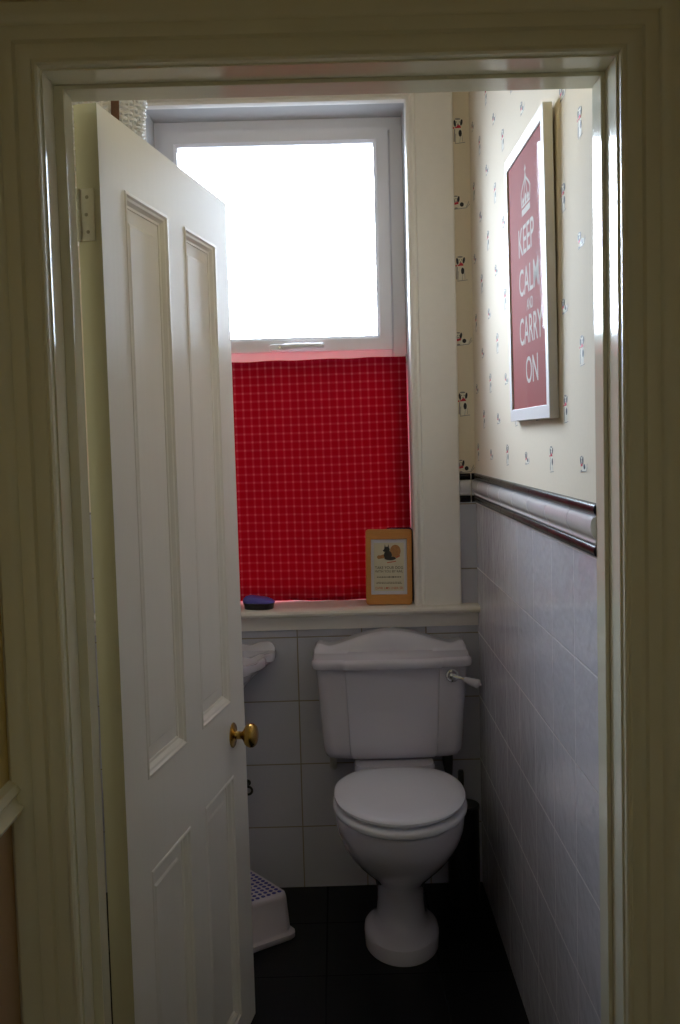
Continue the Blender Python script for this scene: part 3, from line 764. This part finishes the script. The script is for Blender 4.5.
# ------------------------------------------------------------------ high shelf and woven basket
sh = empty('wall_shelf', (XL, 2.78, 2.03))
bm = bmesh.new(); box(bm, 0.0005, .36, -.16, .16, -.02, 0)
obj('board', bm, 'white_paint', sh, bevel=.002)
for y in (-.11, .11):
    bm = bmesh.new(); box(bm, .0005, .012, y-.01, y+.01, -.20, -.0205); box(bm, .012, .30, y-.01, y+.01, -.034, -.0205)
    tube(bm, [(.010, y, -.19), (.12, y, -.15), (.25, y, -.05), (.28, y, -.03)], .006, 8)
    obj('bracket', bm, 'white_paint', sh)
tag(sh, 'white shelf high on the wall behind the door, carrying the woven basket', 'shelf')
bk = empty('woven_basket', (-.562, 2.75, 2.0302))
tag(bk, 'white woven basket with a brown strap showing above the open door', 'basket')
bm = bmesh.new(); NS = 34; BH = .40
def brad(z): return .070+.046*(z/BH)
for k in range(NS):
    a = 2*math.pi*k/NS
    tube(bm, [(brad(z)*math.cos(a), brad(z)*math.sin(a), z) for z in (0.002, .1, .2, .3, BH)], .0021, 5)
nr = 30
for j in range(nr):
    z = .006+j*(BH-.012)/(nr-1); ph_ = j % 2
    pts = []
    for i in range(NS*4+1):
        a = 2*math.pi*i/(NS*4); r = brad(z)+.0046*math.cos(NS*a/2*1+math.pi*ph_)
        pts.append((r*math.cos(a), r*math.sin(a), z))
    tube(bm, pts, .0040, 5)
lathe(bm, [(0, 0), (brad(0)+.002, 0), (brad(0)+.002, .004), (0, .004)], (0, 0, 0), (0, 0, 1), 32)
obj('weave', bm, 'wicker', bk, smooth=70)
bm = bmesh.new()
pts = [(brad(BH)+.003)*Vector((math.cos(R(i*9)), math.sin(R(i*9)), 0))+Vector((0, 0, BH+.003)) for i in range(41)]
tube(bm, pts, .007, 10); obj('rim', bm, 'wicker', bk, smooth=70)
bm = bmesh.new(); aS = R(-66)
rg = []
for z in [.01+i*(BH-.0)/12 for i in range(13)]:
    r = brad(min(z, BH))+.009
    c = Vector((r*math.cos(aS), r*math.sin(aS), z)); tdir = Vector((-math.sin(aS), math.cos(aS), 0)); o_ = Vector((math.cos(aS), math.sin(aS), 0))
    rg.append([c-tdir*.010-o_*.0012, c+tdir*.010-o_*.0012, c+tdir*.010+o_*.0012, c-tdir*.010+o_*.0012])
loft(bm, rg); obj('strap', bm, 'leather', bk)

# ------------------------------------------------------------------ light: overcast sky through the window, added dim hall fill
w = bpy.data.worlds.new('sky'); sc.world = w; w.use_nodes = True; nt = w.node_tree
bg = nt.nodes['Background']
# overcast sky: a bright patch added opposite the window to even the wall light, duller towards the sides, overhead and the ground
SKY_DIR = Vector((-.22, .93, .27)).normalized(); SKY = 60.0
tc = N(nt, 'ShaderNodeTexCoord'); dt = N(nt, 'ShaderNodeVectorMath', operation='DOT_PRODUCT'); dt.inputs[1].default_value = SKY_DIR
nt.links.new(tc.outputs['Generated'], dt.inputs[0])
ac = N(nt, 'ShaderNodeMath', operation='ARCCOSINE'); nt.links.new(dt.outputs['Value'], ac.inputs[0])
dv = N(nt, 'ShaderNodeMath', operation='DIVIDE'); dv.inputs[1].default_value = math.pi; nt.links.new(ac.outputs[0], dv.inputs[0])
cr = N(nt, 'ShaderNodeValToRGB'); e = cr.color_ramp.elements
stops = [(0, 1.0), (14, 1.0), (25, .50), (36, .13), (52, .03), (90, .02), (180, .012)]
def skycol(v): return (v*.75, v*.85, v, 1)
e[0].position, e[0].color = 0, skycol(1); e[1].position, e[1].color = 1, skycol(.012)
for q, v in stops[1:-1]: e.new(q/180).color = skycol(v)
nt.links.new(dv.outputs[0], cr.inputs[0]); nt.links.new(cr.outputs[0], bg.inputs['Color'])
bg.inputs['Strength'].default_value = SKY
pl = bpy.data.lights.new('window_portal', 'AREA'); pl.shape = 'RECTANGLE'; pl.size = WX1-WX0; pl.size_y = WZ1-WZ0
pl.cycles.is_portal = True
po_ = bpy.data.objects.new('window_portal', pl); C.objects.link(po_); po_.location = ((WX0+WX1)/2, YB+.32, (WZ0+WZ1)/2); po_.rotation_euler = (R(-90), 0, 0)
hl = bpy.data.lights.new('hall_fill', 'AREA'); hl.shape = 'DISK'; hl.size = .5; hl.energy = 1.05; hl.color = (1, .93, .70)  # added warm fill behind the camera for the door frame, no fixture
ho = bpy.data.objects.new('hall_fill', hl); C.objects.link(ho); ho.location = (-.2, -.2, 2.15); ho.rotation_euler = (0, 0, 0)

# ------------------------------------------------------------------ camera
cd = bpy.data.cameras.new('camera'); cam = bpy.data.objects.new('camera', cd); C.objects.link(cam)
cd.sensor_fit = 'HORIZONTAL'; cd.sensor_width = 36; cd.lens = 1050/680*36; cd.clip_start = .02
rows3 = [(.99963162, .02699005, -.00285799), (-.00475007, .07030102, -.99751451), (-.02672205, .99716062, .07040333)]
m3 = Matrix(rows3); cam.matrix_world = Matrix.Translation((0, 0, 1.40)) @ m3.to_4x4()
cd.dof.use_dof = False
sc.camera = cam
sc.view_settings.view_transform = 'Standard'; sc.view_settings.look = 'None'; sc.view_settings.gamma = 1; sc.view_settings.use_curve_mapping = False
sc.view_settings.exposure = 0
sc.cycles.use_denoising = True
sc.cycles.max_bounces = 10; sc.cycles.diffuse_bounces = 6; sc.cycles.glossy_bounces = 4; sc.cycles.transparent_max_bounces = 12
sc.cycles.caustics_reflective = False; sc.cycles.caustics_refractive = False
